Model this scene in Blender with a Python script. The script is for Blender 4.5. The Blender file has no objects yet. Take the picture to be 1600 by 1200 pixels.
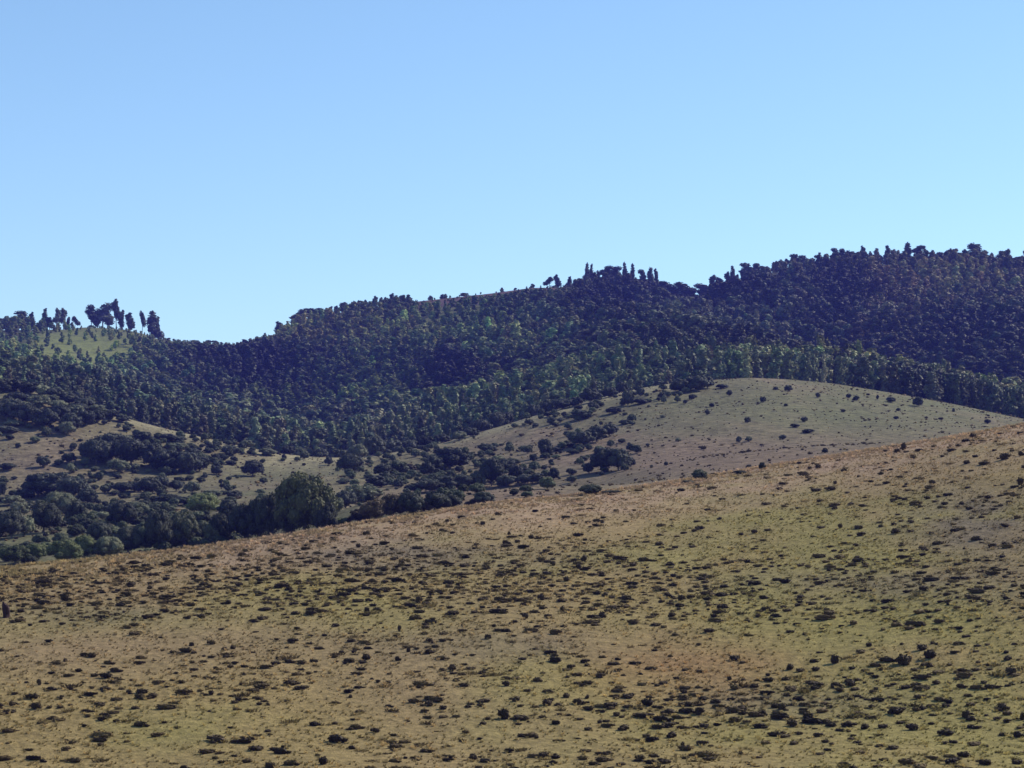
import bpy, math, random
import numpy as np
from mathutils import Vector

SC = bpy.context.scene
COL = SC.collection
random.seed(7)
RNG = np.random.default_rng(7)

# ------------------------------------------------------------------ camera, sky, sun, exposure
F = 3608.0          # focal length in photo pixels (1600 wide)
HOR = 850.0         # row of the true horizon
cam_d = bpy.data.cameras.new('camera')
cam = bpy.data.objects.new('camera', cam_d)
COL.objects.link(cam)
cam_d.sensor_width = 36.0
cam_d.lens = 36.0 * F / 1600.0
cam_d.shift_y = (HOR - 600.0) / 1600.0
cam_d.clip_start = 1.0
cam_d.clip_end = 30000.0
cam.location = (0, 0, 0)
cam.rotation_euler = (math.pi / 2, 0, 0)
SC.camera = cam

SUN_AZ, SUN_EL = 62.0, 40.0
world = bpy.data.worlds.new('World')
SC.world = world
world.use_nodes = True
wn, wl = world.node_tree.nodes, world.node_tree.links
bg = wn['Background']
sky = wn.new('ShaderNodeTexSky')
sky.sky_type = 'NISHITA'
sky.sun_disc = False
sky.sun_elevation = math.radians(SUN_EL)
sky.sun_rotation = math.radians(SUN_AZ)
sky.altitude = 1200
sky.air_density = 1.0
sky.dust_density = 0.08
sky.ozone_density = 2.7
tint = wn.new('ShaderNodeMix'); tint.data_type = 'RGBA'; tint.blend_type = 'MULTIPLY'
tint.inputs[0].default_value = 1.0
wl.new(sky.outputs[0], tint.inputs[6]); tint.inputs[7].default_value = (1.08, 1.17, 1.14, 1)
wl.new(tint.outputs[2], bg.inputs[0])
bg.inputs[1].default_value = 0.104

sun_d = bpy.data.lights.new('sun', 'SUN')
sun_d.energy = 4.6
sun_d.angle = math.radians(0.53)
sun_d.color = (1.0, 0.93, 0.82)
sun = bpy.data.objects.new('sun', sun_d)
COL.objects.link(sun)
a, e = math.radians(SUN_AZ), math.radians(SUN_EL)
sdir = Vector((math.sin(a) * math.cos(e), math.cos(a) * math.cos(e), math.sin(e)))
sun.rotation_euler = sdir.to_track_quat('Z', 'Y').to_euler()
sun.location = sdir * 300

SC.view_settings.view_transform = 'Standard'
SC.view_settings.look = 'None'
SC.view_settings.exposure = 0.55
SC.view_settings.gamma = 1.0
SC.view_settings.use_curve_mapping = False
SC.render.engine = 'CYCLES'
SC.cycles.use_denoising = True
SC.cycles.max_bounces = 4
SC.cycles.diffuse_bounces = 2
SC.cycles.transmission_bounces = 2
SC.cycles.volume_bounces = 0

# ------------------------------------------------------------------ noise
def _hash(ix, iy, s):
    h = (ix * 374761393 + iy * 668265263 + s * 144665) & 0x7fffffff
    h = ((h ^ (h >> 13)) * 1274126177) & 0x7fffffff
    return ((h ^ (h >> 16)) & 0xffff) / 65535.0

def vnoise(x, y, s=0):
    x = np.asarray(x, float); y = np.asarray(y, float)
    ix = np.floor(x).astype(np.int64); iy = np.floor(y).astype(np.int64)
    fx = x - ix; fy = y - iy
    fx = fx * fx * (3 - 2 * fx); fy = fy * fy * (3 - 2 * fy)
    n = _hash(ix, iy, s) * (1 - fx) * (1 - fy) + _hash(ix + 1, iy, s) * fx * (1 - fy) \
        + _hash(ix, iy + 1, s) * (1 - fx) * fy + _hash(ix + 1, iy + 1, s) * fx * fy
    return n * 2 - 1

def fbm(x, y, s=0, o=4):
    t = 0; amp = 1; tot = 0
    for k in range(o):
        t = t + amp * vnoise(x * 2 ** k + 17.3 * k, y * 2 ** k - 9.1 * k, s + k)
        tot += amp; amp *= .5
    return t / tot

def sstep(a, b, x):
    t = np.clip((np.asarray(x, float) - a) / (b - a), 0, 1)
    return t * t * (3 - 2 * t)

# ------------------------------------------------------------------ terrain: the ridge lines of the place
PXG = np.arange(-3200, 4801, 8.0)
def line(tab, sm=3):
    xs, ys = zip(*tab)
    v = np.interp(PXG, xs, ys)
    if sm:
        k = np.exp(-0.5 * (np.arange(-3 * sm, 3 * sm + 1) / sm) ** 2); k /= k.sum()
        v = np.convolve(np.pad(v, 3 * sm, mode='edge'), k, 'valid')
    return v

C1 = line([(-900, 920), (-200, 900), (0, 888), (200, 868), (400, 843), (560, 819), (600, 812), (700, 797), (770, 786), (850, 779), (920, 772),
           (1000, 761), (1100, 746), (1200, 729), (1300, 713), (1400, 698), (1500, 682), (1600, 664), (1900, 620), (2500, 600)], 3)
C2 = line([(-900, 880), (0, 852), (200, 838), (400, 818), (540, 795), (600, 778), (640, 770), (800, 757), (920, 753), (1000, 752), (1100, 745), (1300, 716),
           (1600, 672), (1900, 640), (2500, 620)], 2)
R3 = line([(-900, 830), (0, 795), (200, 782), (400, 765), (530, 757), (650, 752), (800, 742), (900, 733), (1000, 720), (1200, 697), (1400, 690), (1600, 680), (2500, 660)], 6)
R4 = line([(-900, 720), (0, 702), (200, 714), (400, 738), (530, 734), (650, 722), (800, 702), (900, 682), (1000, 660), (1200, 642), (1400, 655), (1600, 672), (2500, 660)], 6)
C4 = line([(-900, 560), (-300, 585), (0, 598), (60, 610), (110, 625), (160, 642), (200, 655), (250, 668), (300, 680), (360, 693), (420, 706), (480, 714),
           (540, 716), (605, 710), (650, 700), (700, 690), (790, 665), (820, 655), (920, 628), (1000, 609), (1060, 601), (1120, 597), (1170, 594), (1230, 597),
           (1300, 603), (1400, 619), (1500, 637), (1600, 659), (1900, 700), (2500, 720)], 2)
R5 = line([(-900, 560), (0, 596), (200, 650), (400, 690), (500, 698), (600, 692), (700, 676), (800, 650), (900, 618), (1000, 600), (1100, 594), (1200, 596), (1300, 596),
           (1400, 612), (1500, 634), (1600, 657), (1900, 690), (2500, 700)], 5)
R6 = line([(-900, 540), (0, 576), (200, 610), (400, 640), (600, 640), (800, 608), (1000, 572), (1100, 566), (1200, 568), (1300, 570), (1400, 580), (1500, 596), (1600, 608), (2500, 640)], 8)
R7 = line([(-900, 520), (0, 551), (60, 547), (200, 552), (300, 575), (400, 588), (600, 566), (800, 528), (1000, 512), (1200, 498), (1300, 503), (1400, 496), (1500, 506), (1600, 512), (2500, 540)], 8)
C6 = line([(-900, 500), (-200, 515), (0, 520), (100, 520), (130, 516), (170, 518), (215, 524), (250, 537), (290, 541), (345, 544), (370, 545), (400, 536), (430, 531),
           (470, 503), (520, 494), (600, 482), (650, 475), (700, 470), (770, 463), (830, 455), (870, 455), (920, 453), (1000, 461), (1045, 471), (1090, 473), (1130, 458),
           (1200, 434), (1300, 421), (1420, 417), (1500, 418), (1600, 421), (1900, 430), (2500, 470)], 1)
YC1 = line([(-900, 300), (0, 300), (400, 320), (800, 370), (1200, 410), (1600, 400), (2500, 380)], 10)
YC4 = line([(-900, 980), (0, 960), (300, 930), (520, 900), (800, 960), (1120, 1060), (1400, 1060), (1600, 1030), (2500, 1000)], 10)
YC6 = line([(-900, 2250), (0, 2150), (350, 2300), (650, 2200), (1080, 2350), (1400, 2250), (2500, 2300)], 10)
DIP2 = line([(-900, 0), (500, 0), (620, 4.0), (860, 4.0), (1040, 0), (2500, 0)], 8)
DIP1 = line([(-900, 4), (500, 6), (700, 5), (850, 2), (1000, 4), (1200, 9), (2500, 12)], 4)

def zrow(row, Y): return (HOR - row) / F * Y
N = len(PXG)
one = np.ones(N)
ctrlY = [-500 * one, 0 * one, 50 * one, 120 * one, 172 * one]
ctrlZ = [-5 * one, -1.7 * one, -9 * one, -15.2 * one, zrow(1228, 172) * one]
z3, zc1 = ctrlZ[-1], zrow(C1, YC1)
for t, g in ((.33, .37), (.66, .74), (.88, .945)):
    ctrlY.append(172 + (YC1 - 172) * t); ctrlZ.append(z3 + (zc1 - z3) * g)
ctrlY.append(YC1); ctrlZ.append(zc1)
ctrlY.append(YC1 + 55); ctrlZ.append(zc1 - DIP1)
ctrlY.append(545 * one); ctrlZ.append(zrow(C2, 545))
ctrlY.append(610 * one); ctrlZ.append(zrow(C2, 545) - DIP2 + (1 - DIP2 / 4.0) * .35 * (zrow(R3, 730) - zrow(C2, 545)))
ctrlY.append(730 * one); ctrlZ.append(zrow(R3, 730))
ctrlY.append(845 * one); ctrlZ.append(zrow(R4, 845))
ctrlY.append(YC4); ctrlZ.append(zrow(C4, YC4))
ctrlY.append(YC4 + 70); ctrlZ.append(zrow(C4, YC4) - 2.0)
ctrlY.append(1240 * one); ctrlZ.append(zrow(R5 + 2, 1240))
ctrlY.append(1480 * one); ctrlZ.append(zrow(R6, 1480))
ctrlY.append(1850 * one); ctrlZ.append(zrow(R7, 1850))
ctrlY.append(YC6); ctrlZ.append(zrow(C6, YC6))
ctrlY.append(YC6 + 160); ctrlZ.append(zrow(C6, YC6) - 22)
ctrlY.append(3200 * one); ctrlZ.append(110 * one)
ctrlY.append(7000 * one); ctrlZ.append(30 * one)
CY = np.stack(ctrlY, 1); CZ = np.stack(ctrlZ, 1)

YG = np.unique(np.concatenate([np.arange(-500, 100, 20.), np.arange(100, 620, 4.), np.arange(620, 1300, 8.), np.arange(1300, 2700, 14.), np.arange(2700, 7001, 200.)]))
def pchip(x, y, xq):
    h = np.diff(x); d = np.diff(y) / h
    m = np.zeros_like(y)
    for i in range(1, len(x) - 1):
        if d[i - 1] * d[i] > 0:
            w1 = 2 * h[i] + h[i - 1]; w2 = h[i] + 2 * h[i - 1]
            m[i] = (w1 + w2) / (w1 / d[i - 1] + w2 / d[i])
    m[0], m[-1] = d[0], d[-1]
    i = np.clip(np.searchsorted(x, xq) - 1, 0, len(x) - 2)
    t = (xq - x[i]) / h[i]
    t2, t3 = t * t, t * t * t
    return (2 * t3 - 3 * t2 + 1) * y[i] + (t3 - 2 * t2 + t) * h[i] * m[i] + (-2 * t3 + 3 * t2) * y[i + 1] + (t3 - t2) * h[i] * m[i + 1]
ZT = np.stack([pchip(CY[i], CZ[i], YG) for i in range(N)], 0)

def lut(arr, px): return np.interp(px, PXG, arr)
def px_of(x, y): return 800 + F * np.asarray(x, float) / np.maximum(y, 100.0)
def height(x, y):
    x = np.asarray(x, float); y = np.asarray(y, float)
    px = np.clip(px_of(x, y), PXG[0], PXG[-1] - 1)
    u = (px - PXG[0]) / 8.0; i = np.minimum(u.astype(int), N - 2); fu = u - i
    j = np.clip(np.searchsorted(YG, y) - 1, 0, len(YG) - 2); fv = np.clip((y - YG[j]) / (YG[j + 1] - YG[j]), 0, 1)
    z = (ZT[i, j] * (1 - fu) + ZT[i + 1, j] * fu) * (1 - fv) + (ZT[i, j + 1] * (1 - fu) + ZT[i + 1, j + 1] * fu) * fv
    y4, y6 = lut(YC4, px), lut(YC6, px)
    # gullies and spurs of the wooded hill
    w = sstep(y4 + 180, y4 + 480, y) * (1 - sstep(y6 - 330, y6 - 60, y))
    g = fbm(x / 210. + y / 900., y / 520., 11, 3)
    z = z + w * (25 * g - 8 * np.abs(vnoise(x / 120. + y / 700, y / 700., 5)))
    # roughness of the pastures and of the near slope
    w2 = sstep(430, 560, y) * (1 - sstep(y4 - 160, y4 - 30, y))
    z = z + w2 * 2.2 * fbm(x / 55., y / 80., 3, 3)
    w3 = sstep(100, 150, y) * (1 - sstep(lut(YC1, px) - 60, lut(YC1, px) - 10, y))
    z = z + w3 * .55 * fbm(x / 16., y / 20., 8, 3) + sstep(100, 150, y) * .06 * fbm(x / 2.2, y / 2.2, 9, 2) * (1 - sstep(430, 600, y))
    return z
def row_of(y, z): return HOR - F * np.asarray(z) / np.maximum(y, 1)
def cast(px, row, ymin=150, ymax=2700):
    Y = np.arange(ymin, ymax, 1.0 if ymin < 600 else 2.0)
    X = (px - 800) / F * Y
    r = row_of(Y, height(X, Y))
    k = np.nonzero(r <= row)[0]
    j = k[0] if len(k) else int(np.argmin(r))
    return X[j], Y[j], float(height(X[j], Y[j]))

# ------------------------------------------------------------------ materials
def new_mat(name):
    m = bpy.data.materials.new(name); m.use_nodes = True
    nt = m.node_tree
    return m, nt.nodes, nt.links, nt.nodes['Principled BSDF']

def leaf_mat(name, dark, light, rough=.5, spec=.35, trans=0.0, use_tint=False):
    m, n, l, b = new_mat(name)
    at = n.new('ShaderNodeAttribute'); at.attribute_name = 'vary'
    oi = n.new('ShaderNodeObjectInfo')
    ad = n.new('ShaderNodeMath'); ad.operation = 'MULTIPLY_ADD'; ad.inputs[1].default_value = .55
    l.new(oi.outputs['Random'], ad.inputs[0])
    s = n.new('ShaderNodeMath'); s.operation = 'MULTIPLY'; s.inputs[1].default_value = .55
    l.new(at.outputs['Fac'], s.inputs[0]); l.new(s.outputs[0], ad.inputs[2])
    mx = n.new('ShaderNodeMix'); mx.data_type = 'RGBA'
    l.new(ad.outputs[0], mx.inputs[0])
    mx.inputs[6].default_value = (*dark, 1); mx.inputs[7].default_value = (*light, 1)
    out = mx.outputs[2]
    if use_tint:
        ta = n.new('ShaderNodeAttribute'); ta.attribute_type = 'INSTANCER'; ta.attribute_name = 'tint'
        mm = n.new('ShaderNodeMix'); mm.data_type = 'RGBA'; mm.blend_type = 'MULTIPLY'; mm.inputs[0].default_value = 1
        l.new(out, mm.inputs[6]); l.new(ta.outputs['Color'], mm.inputs[7]); out = mm.outputs[2]
    l.new(out, b.inputs['Base Color'])
    b.inputs['Roughness'].default_value = rough
    b.inputs['Specular IOR Level'].default_value = spec
    if trans:
        tr = n.new('ShaderNodeBsdfTranslucent'); l.new(out, tr.inputs[0])
        ms = n.new('ShaderNodeMixShader'); ms.inputs[0].default_value = trans
        l.new(b.outputs[0], ms.inputs[1]); l.new(tr.outputs[0], ms.inputs[2])
        l.new(ms.outputs[0], n['Material Output'].inputs[0])
    return m

M_EUC = leaf_mat('eucalyptus_leaves', (.016, .023, .014), (.110, .120, .070), .7, .25, .15, True)
M_PLANT = leaf_mat('plantation_leaves', (.016, .025, .014), (.115, .125, .070), .7, .25, .15, True)
M_BUSH = leaf_mat('bush_leaves', (.015, .019, .010), (.115, .120, .070), .7, .25, .15, True)
M_SHRUB = leaf_mat('shrub_leaves', (.022, .014, .005), (.085, .060, .026), .7, .15, .0, True)  # dark tone also carries the shade on grass tussocks
M_GRASS = leaf_mat('grass_blades', (.75, .75, .75), (1.2, 1.15, 1.05), .8, .1, .35, True)

def bark_mat():
    m, n, l, b = new_mat('bark')
    t = n.new('ShaderNodeTexNoise'); t.inputs['Scale'].default_value = 3.0
    r = n.new('ShaderNodeValToRGB')
    r.color_ramp.elements[0].color = (.06, .045, .035, 1); r.color_ramp.elements[1].color = (.20, .17, .14, 1)
    l.new(t.outputs[0], r.inputs[0]); l.new(r.outputs[0], b.inputs['Base Color']); b.inputs['Roughness'].default_value = .9
    return m
M_BARK = bark_mat()

def ground_mat(name, scale, amt, bump):
    m, n, l, b = new_mat(name)
    c = n.new('ShaderNodeVertexColor'); c.layer_name = 'col'
    g = n.new('ShaderNodeNewGeometry')
    t = n.new('ShaderNodeTexNoise'); t.inputs['Scale'].default_value = scale; t.inputs['Detail'].default_value = 6; t.inputs['Roughness'].default_value = .7
    l.new(g.outputs['Position'], t.inputs['Vector'])
    mr = n.new('ShaderNodeMapRange'); mr.inputs['From Min'].default_value = .3; mr.inputs['From Max'].default_value = .7
    mr.inputs['To Min'].default_value = 1 - amt; mr.inputs['To Max'].default_value = 1 + amt
    l.new(t.outputs[0], mr.inputs[0])
    mm = n.new('ShaderNodeMix'); mm.data_type = 'RGBA'; mm.blend_type = 'MULTIPLY'; mm.inputs[0].default_value = 1
    cc = n.new('ShaderNodeCombineColor')
    for k in range(3): l.new(mr.outputs[0], cc.inputs[k])
    l.new(c.outputs[0], mm.inputs[6]); l.new(cc.outputs[0], mm.inputs[7])
    l.new(mm.outputs[2], b.inputs['Base Color'])
    b.inputs['Roughness'].default_value = 1; b.inputs['Specular IOR Level'].default_value = .05
    bp = n.new('ShaderNodeBump'); bp.inputs['Strength'].default_value = .8; bp.inputs['Distance'].default_value = bump
    l.new(t.outputs[0], bp.inputs['Height']); l.new(bp.outputs[0], b.inputs['Normal'])
    return m
M_G1 = ground_mat('dry_grass_ground', 1.1, .42, .5)
M_G2 = ground_mat('pasture_ground', .30, .55, 1.2)
M_G3 = ground_mat('forest_floor', .15, .3, 2.0)

# ------------------------------------------------------------------ ground colours (real colours of the soil and grass)
def blob(px, row, cx, cy, sx, sy): return np.exp(-0.5 * (((px - cx) / sx) ** 2 + ((row - cy) / sy) ** 2))
def mixc(c, col, w): return c * (1 - w[..., None]) + np.array(col) * w[..., None]
def ground_color(x, y, z):
    px = px_of(x, y); row = row_of(y, z)
    n1 = fbm(x / 14., y / 22., 21, 4); n2 = fbm(x / 5., y / 7., 31, 3); n3 = fbm(x / 40., y / 60., 41, 3)
    c = np.zeros(np.shape(x) + (3,)) + np.array([.235, .175, .092])
    c = mixc(c, (.215, .185, .080), sstep(-.2, .5, n1) * .8)
    c = mixc(c, (.225, .160, .105), sstep(0, .6, n3))
    d = row - lut(C1, px)
    near = sstep(110, 40, np.abs(0 * d)) * 0
    red = sstep(85, 10, d) * (.35 + .65 * sstep(250, 420, px)) * (y < lut(YC1, px) + 60)
    c = mixc(c, (.300, .210, .165), np.clip(red * (.75 + .5 * n2), 0, 1))
    c = mixc(c, (.24, .15, .085), np.clip(.8 * blob(px, row, 1080, 1040, 130, 32) * (1 + .6 * n2), 0, 1))
    grey = blob(px, row, 640, 868, 160, 18) + blob(px, row, 1530, 820, 90, 50) + blob(px, row, 150, 962, 110, 10) + .7 * blob(px, row, 1400, 915, 200, 22) \
        + .6 * blob(px, row, 760, 1010, 150, 18) + .6 * blob(px, row, 1230, 1100, 110, 18)
    c = mixc(c, (.150, .120, .100), np.clip(.75 * grey * (1 + .8 * n2), 0, .85))
    gr = .8 * blob(px, row, 600, 950, 500, 30) + .7 * blob(px, row, 1350, 970, 250, 26) + .6 * blob(px, row, 850, 1060, 130, 35) + .7 * blob(px, row, 1450, 870, 110, 14) + .5 * blob(px, row, 1000, 1160, 400, 25)
    c = mixc(c, (.225, .190, .080), np.clip(gr * (.6 + .8 * n1), 0, .55))
    c = c * np.array([.91, .91, .76])
    # pastures beyond
    w = sstep(410, 470, y)
    p = np.zeros_like(c) + np.array([.185, .165, .100])
    p = mixc(p, (.150, .148, .085), sstep(-.15, .5, fbm(x / 40., y / 60., 51, 5)))
    p = mixc(p, (.25, .195, .135), .9 * (.4 + .6 * sstep(700, 900, px)) * sstep(.0, .5, fbm(x / 14., y / 40., 53, 4)))
    p = mixc(p, (.12, .11, .075), .8 * sstep(.1, .6, fbm(x / 12., y / 18., 57, 4)))
    p = mixc(p, (.21, .155, .115), np.clip(blob(px, row, 1150, 715, 260, 35) + .5 * blob(px, row, 60, 720, 80, 40) + blob(px, row, 760, 778, 140, 14), 0, .9))
    p = mixc(p, (.150, .155, .085), np.clip(.8 * blob(px, row, 1330, 640, 220, 32), 0, 1))
    p = mixc(p, (.30, .27, .17), np.clip(sstep(10, 3, row - lut(C4, px)) * sstep(640, 580, np.abs(px - 480) + 0) * .7
                                        + .6 * blob(px, row, 455, 722, 60, 10), 0, 1))
    p = p * np.array([.72, .71, .66])
    c = mixc(c, (0, 0, 0), w) + p * w[..., None]
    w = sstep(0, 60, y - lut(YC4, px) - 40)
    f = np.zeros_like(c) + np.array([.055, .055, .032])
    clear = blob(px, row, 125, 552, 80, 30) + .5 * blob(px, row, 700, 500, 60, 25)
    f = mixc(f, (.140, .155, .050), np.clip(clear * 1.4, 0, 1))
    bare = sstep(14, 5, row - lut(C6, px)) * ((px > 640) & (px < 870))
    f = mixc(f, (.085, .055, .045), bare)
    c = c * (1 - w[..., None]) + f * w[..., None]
    return c

# ------------------------------------------------------------------ terrain meshes
s_in = np.linspace(-.27, .27, 541)
s_out = .27 + (np.linspace(0, 1, 60)[1:] ** 1.6) * .8
SX = np.concatenate([-s_out[::-1], s_in, s_out])
YR = np.unique(np.concatenate([np.arange(-450, 100, 25.), np.arange(100, 170, 4.), np.arange(170, 440, 1.3), np.arange(440, 620, 3.), np.arange(620, 1300, 5.),
                               np.arange(1300, 2620, 12.), np.arange(2620, 6900, 150.)]))
def base_halfwidth(y): return np.maximum(y, 0) + 90.0
XX = SX[None, :] * base_halfwidth(YR)[:, None]
YY = np.repeat(YR[:, None], len(SX), 1)
ZZ = height(XX, YY)
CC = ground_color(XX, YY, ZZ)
def sheet(name, j0, j1, mat):
    nx = len(SX); X, Y, Z, C = XX[j0:j1], YY[j0:j1], ZZ[j0:j1], CC[j0:j1]
    ny = X.shape[0]
    co = np.stack([X, Y, Z], -1).reshape(-1, 3)
    idx = np.arange(ny * nx).reshape(ny, nx)
    q = np.stack([idx[:-1, :-1], idx[:-1, 1:], idx[1:, 1:], idx[1:, :-1]], -1).reshape(-1, 4)
    me = bpy.data.meshes.new(name)
    me.vertices.add(len(co)); me.vertices.foreach_set('co', co.ravel())
    me.loops.add(q.size); me.loops.foreach_set('vertex_index', q.ravel())
    me.polygons.add(len(q)); me.polygons.foreach_set('loop_start', np.arange(0, q.size, 4))
    me.update(calc_edges=True)
    me.polygons.foreach_set('use_smooth', np.ones(len(q), bool))
    ca = me.color_attributes.new('col', 'FLOAT_COLOR', 'POINT')
    ca.data.foreach_set('color', np.concatenate([C.reshape(-1, 3), np.ones((len(co), 1))], 1).ravel())
    me.materials.append(mat)
    o = bpy.data.objects.new(name, me); COL.objects.link(o)
    o['kind'] = 'structure'
    return o
ja = int(np.searchsorted(YR, 446)); jb = int(np.searchsorted(YR, 1105))
g1 = sheet('grass_slope', 0, ja + 1, M_G1); g1['label'] = 'near hillside of dry olive and tan grass dotted with dark tufts'
g2 = sheet('pasture_hill', ja, jb + 1, M_G2); g2['label'] = 'grey brown pasture of valley and rounded hill below the forest'
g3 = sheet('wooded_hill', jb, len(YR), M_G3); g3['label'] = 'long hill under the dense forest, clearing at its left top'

# ------------------------------------------------------------------ mesh builders
def mesh_from(name, co, faces, vary, mat, smooth=False):
    me = bpy.data.meshes.new(name)
    me.from_pydata([tuple(c) for c in co], [], [tuple(f) for f in faces])
    at = me.attributes.new('vary', 'FLOAT', 'FACE')
    at.data.foreach_set('value', np.asarray(vary, dtype=np.float32))
    if smooth: me.polygons.foreach_set('use_smooth', np.ones(len(faces), bool))
    me.materials.append(mat)
    me.update()
    return me

import bmesh
def ico(sub):
    bm = bmesh.new(); bmesh.ops.create_icosphere(bm, subdivisions=sub, radius=1)
    v = np.array([list(x.co) for x in bm.verts]); f = [[q.index for q in p.verts] for p in bm.faces]
    bm.free(); return v, f
ICO1 = ico(2); ICO2 = ico(3)

def crown(name, lobes, ncards, size, mat, seed, core=.8, jit=.38, floor=None):
    r = np.random.default_rng(seed)
    co, fa, va = [], [], []
    L = [(np.array(c, float), np.array(s, float)) for c, s in lobes]
    areas = np.array([(s[0] * s[1] + s[1] * s[2] + s[0] * s[2]) for c, s in L]); areas /= areas.sum()
    lv = r.uniform(-.15, .15, len(L))
    if core:
        for (c, s), v0 in zip(L, lv):
            V, Fc = ICO1
            d = 1 + .12 * np.array([math.sin(7 * p[0] + seed) * math.cos(6 * p[1] + 2 * p[2]) for p in V])
            b0 = len(co)
            co += list(c + V * s * core * d[:, None])
            fa += [[i + b0 for i in f] for f in Fc]
            va += [max(0, .12 + v0)] * len(Fc)
    for (c, s), a_, v0 in zip(L, areas, lv):
        n = max(6, int(ncards * a_))
        d = r.normal(size=(n, 3)); d /= np.linalg.norm(d, axis=1)[:, None]
        p = c + d * s * r.uniform(.84, 1.10, (n, 1))
        keep = np.ones(n, bool)
        for (c2, s2) in L:
            if c2 is c: continue
            keep &= (((p - c2) / s2) ** 2).sum(1) > .62
        if floor is not None: keep &= p[:, 2] > floor
        d = d[keep]; p = p[keep]
        nn = d / s; nn /= np.linalg.norm(nn, axis=1)[:, None]
        nn = nn + r.normal(size=nn.shape) * jit; nn /= np.linalg.norm(nn, axis=1)[:, None]
        t = np.cross(nn, r.normal(size=nn.shape)); t /= np.linalg.norm(t, axis=1)[:, None]
        b = np.cross(nn, t)
        sz = size * r.uniform(.5, 1.4, (len(p), 1))
        asp = r.uniform(.45, 1., (len(p), 1))
        for i in range(len(p)):
            k = len(co)
            w = sz[i]; h = w * asp[i]
            co += [p[i] - t[i] * w, p[i] - b[i] * h + nn[i] * w * .2, p[i] + t[i] * w * .9, p[i] + b[i] * h * 1.1 - nn[i] * w * .1]
            fa.append([k, k + 1, k + 2, k + 3]); va.append(float(np.clip(.45 + v0 + r.normal() * .22, 0, 1)))
    return mesh_from(name, co, fa, va, mat)

def tube(co, fa, p0, p1, r0, r1, n=7, bend=0.0, seg=3, rnd=random):
    p0, p1 = np.array(p0, float), np.array(p1, float)
    d = p1 - p0; d /= np.linalg.norm(d)
    u = np.cross(d, [.3, 1, .2]); u /= np.linalg.norm(u); v = np.cross(d, u)
    off = np.array([rnd.uniform(-1, 1), rnd.uniform(-1, 1), 0]) * bend
    base = len(co)
    for s in range(seg + 1):
        t = s / seg
        c = p0 + (p1 - p0) * t + off * math.sin(math.pi * t)
        rr = r0 + (r1 - r0) * t
        for k in range(n):
            a_ = 2 * math.pi * k / n
            co.append(c + (u * math.cos(a_) + v * math.sin(a_)) * rr)
    for s in range(seg):
        for k in range(n):
            a0 = base + s * n + k; a1 = base + s * n + (k + 1) % n
            fa.append([a0, a1, a1 + n, a0 + n])
    fa.append([base + seg * n + k for k in range(n)])

def trunk_mesh(name, h, r, limbs, seed, z0=-.6):
    rd = random.Random(seed); co, fa = [], []
    tube(co, fa, (0, 0, z0), (rd.uniform(-.02, .02) * h, rd.uniform(-.02, .02) * h, h), r, r * .35, 8, h * .02, 5, rd)
    for (t, target) in limbs:
        tube(co, fa, (0, 0, h * t), target, r * .5 * (1 - t * .4), r * .12, 6, .3, 3, rd)
    return mesh_from(name, co, fa, [0.3] * len(fa), M_BARK, True)

# tall trees: 20 m; narrow uneven crown
def tall_tree(i, mat, low=.35, spread=2.6, nl=8, cards=420, size=.62, cone=.5):
    rd = random.Random(100 + i); H = 20.
    lobes, limbs = [], []
    for k in range(nl):
        t = low + (1 - low) * (k + .5) / nl
        rad = spread * (1 - cone * (t - low) / (1 - low)) * rd.uniform(.65, 1.1)
        ang = rd.uniform(0, 2 * math.pi); off = rad * (rd.uniform(.45, 1.0) if mat is M_EUC else rd.uniform(.25, .7))
        c = (math.cos(ang) * off, math.sin(ang) * off, H * t)
        lobes.append((c, (rad * rd.uniform(.6, .85), rad * rd.uniform(.6, .85), H * (1 - low) / nl * rd.uniform(.8, 1.5) * (1.35 if mat is M_EUC else 1))))
        limbs.append((max(.1, t - .12), c))
    lobes.append(((0, 0, H * .96), (spread * .3, spread * .3, H * .07)))
    if mat is M_EUC:
        cards = int(cards * 1.6)
        lobes.append(((0, 0, H * (low + .52 * (1 - low))), (spread * .50, spread * .50, H * (1 - low) * .42)))
    return (crown('crown', lobes, cards, size, mat, 200 + i, core=.74 if mat is M_EUC else .8),
            trunk_mesh('trunk', H * .93, .26, limbs[:5], 300 + i))
EUC = [tall_tree(0, M_EUC, .38, 3.2, 7, 420, .6, .3), tall_tree(1, M_EUC, .5, 2.6, 5, 360, .6, .2),
       tall_tree(2, M_EUC, .3, 2.3, 8, 420, .6, .6), tall_tree(3, M_EUC, .40, 3.4, 5, 420, .6, .25),
       tall_tree(4, M_EUC, .15, 2.4, 9, 460, .6, .75)]
PLA = [tall_tree(10, M_PLANT, .22, 2.9, 9, 620, .55, .55), tall_tree(11, M_PLANT, .3, 2.6, 8, 560, .55, .5),
       tall_tree(12, M_PLANT, .18, 3.2, 9, 640, .55, .6), tall_tree(13, M_PLANT, .28, 2.8, 8, 600, .55, .35),
       tall_tree(14, M_PLANT, .12, 2.5, 9, 560, .55, .8)]

FOR = [tall_tree(20, M_PLANT, .25, 3.4, 6, 460, .75, .35), tall_tree(21, M_PLANT, .3, 3.1, 5, 420, .75, .25), tall_tree(22, M_PLANT, .2, 3.3, 6, 460, .75, .6),
       tall_tree(23, M_PLANT, .35, 3.6, 5, 420, .75, .2), tall_tree(24, M_PLANT, .15, 3.0, 7, 460, .7, .75)]

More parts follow.
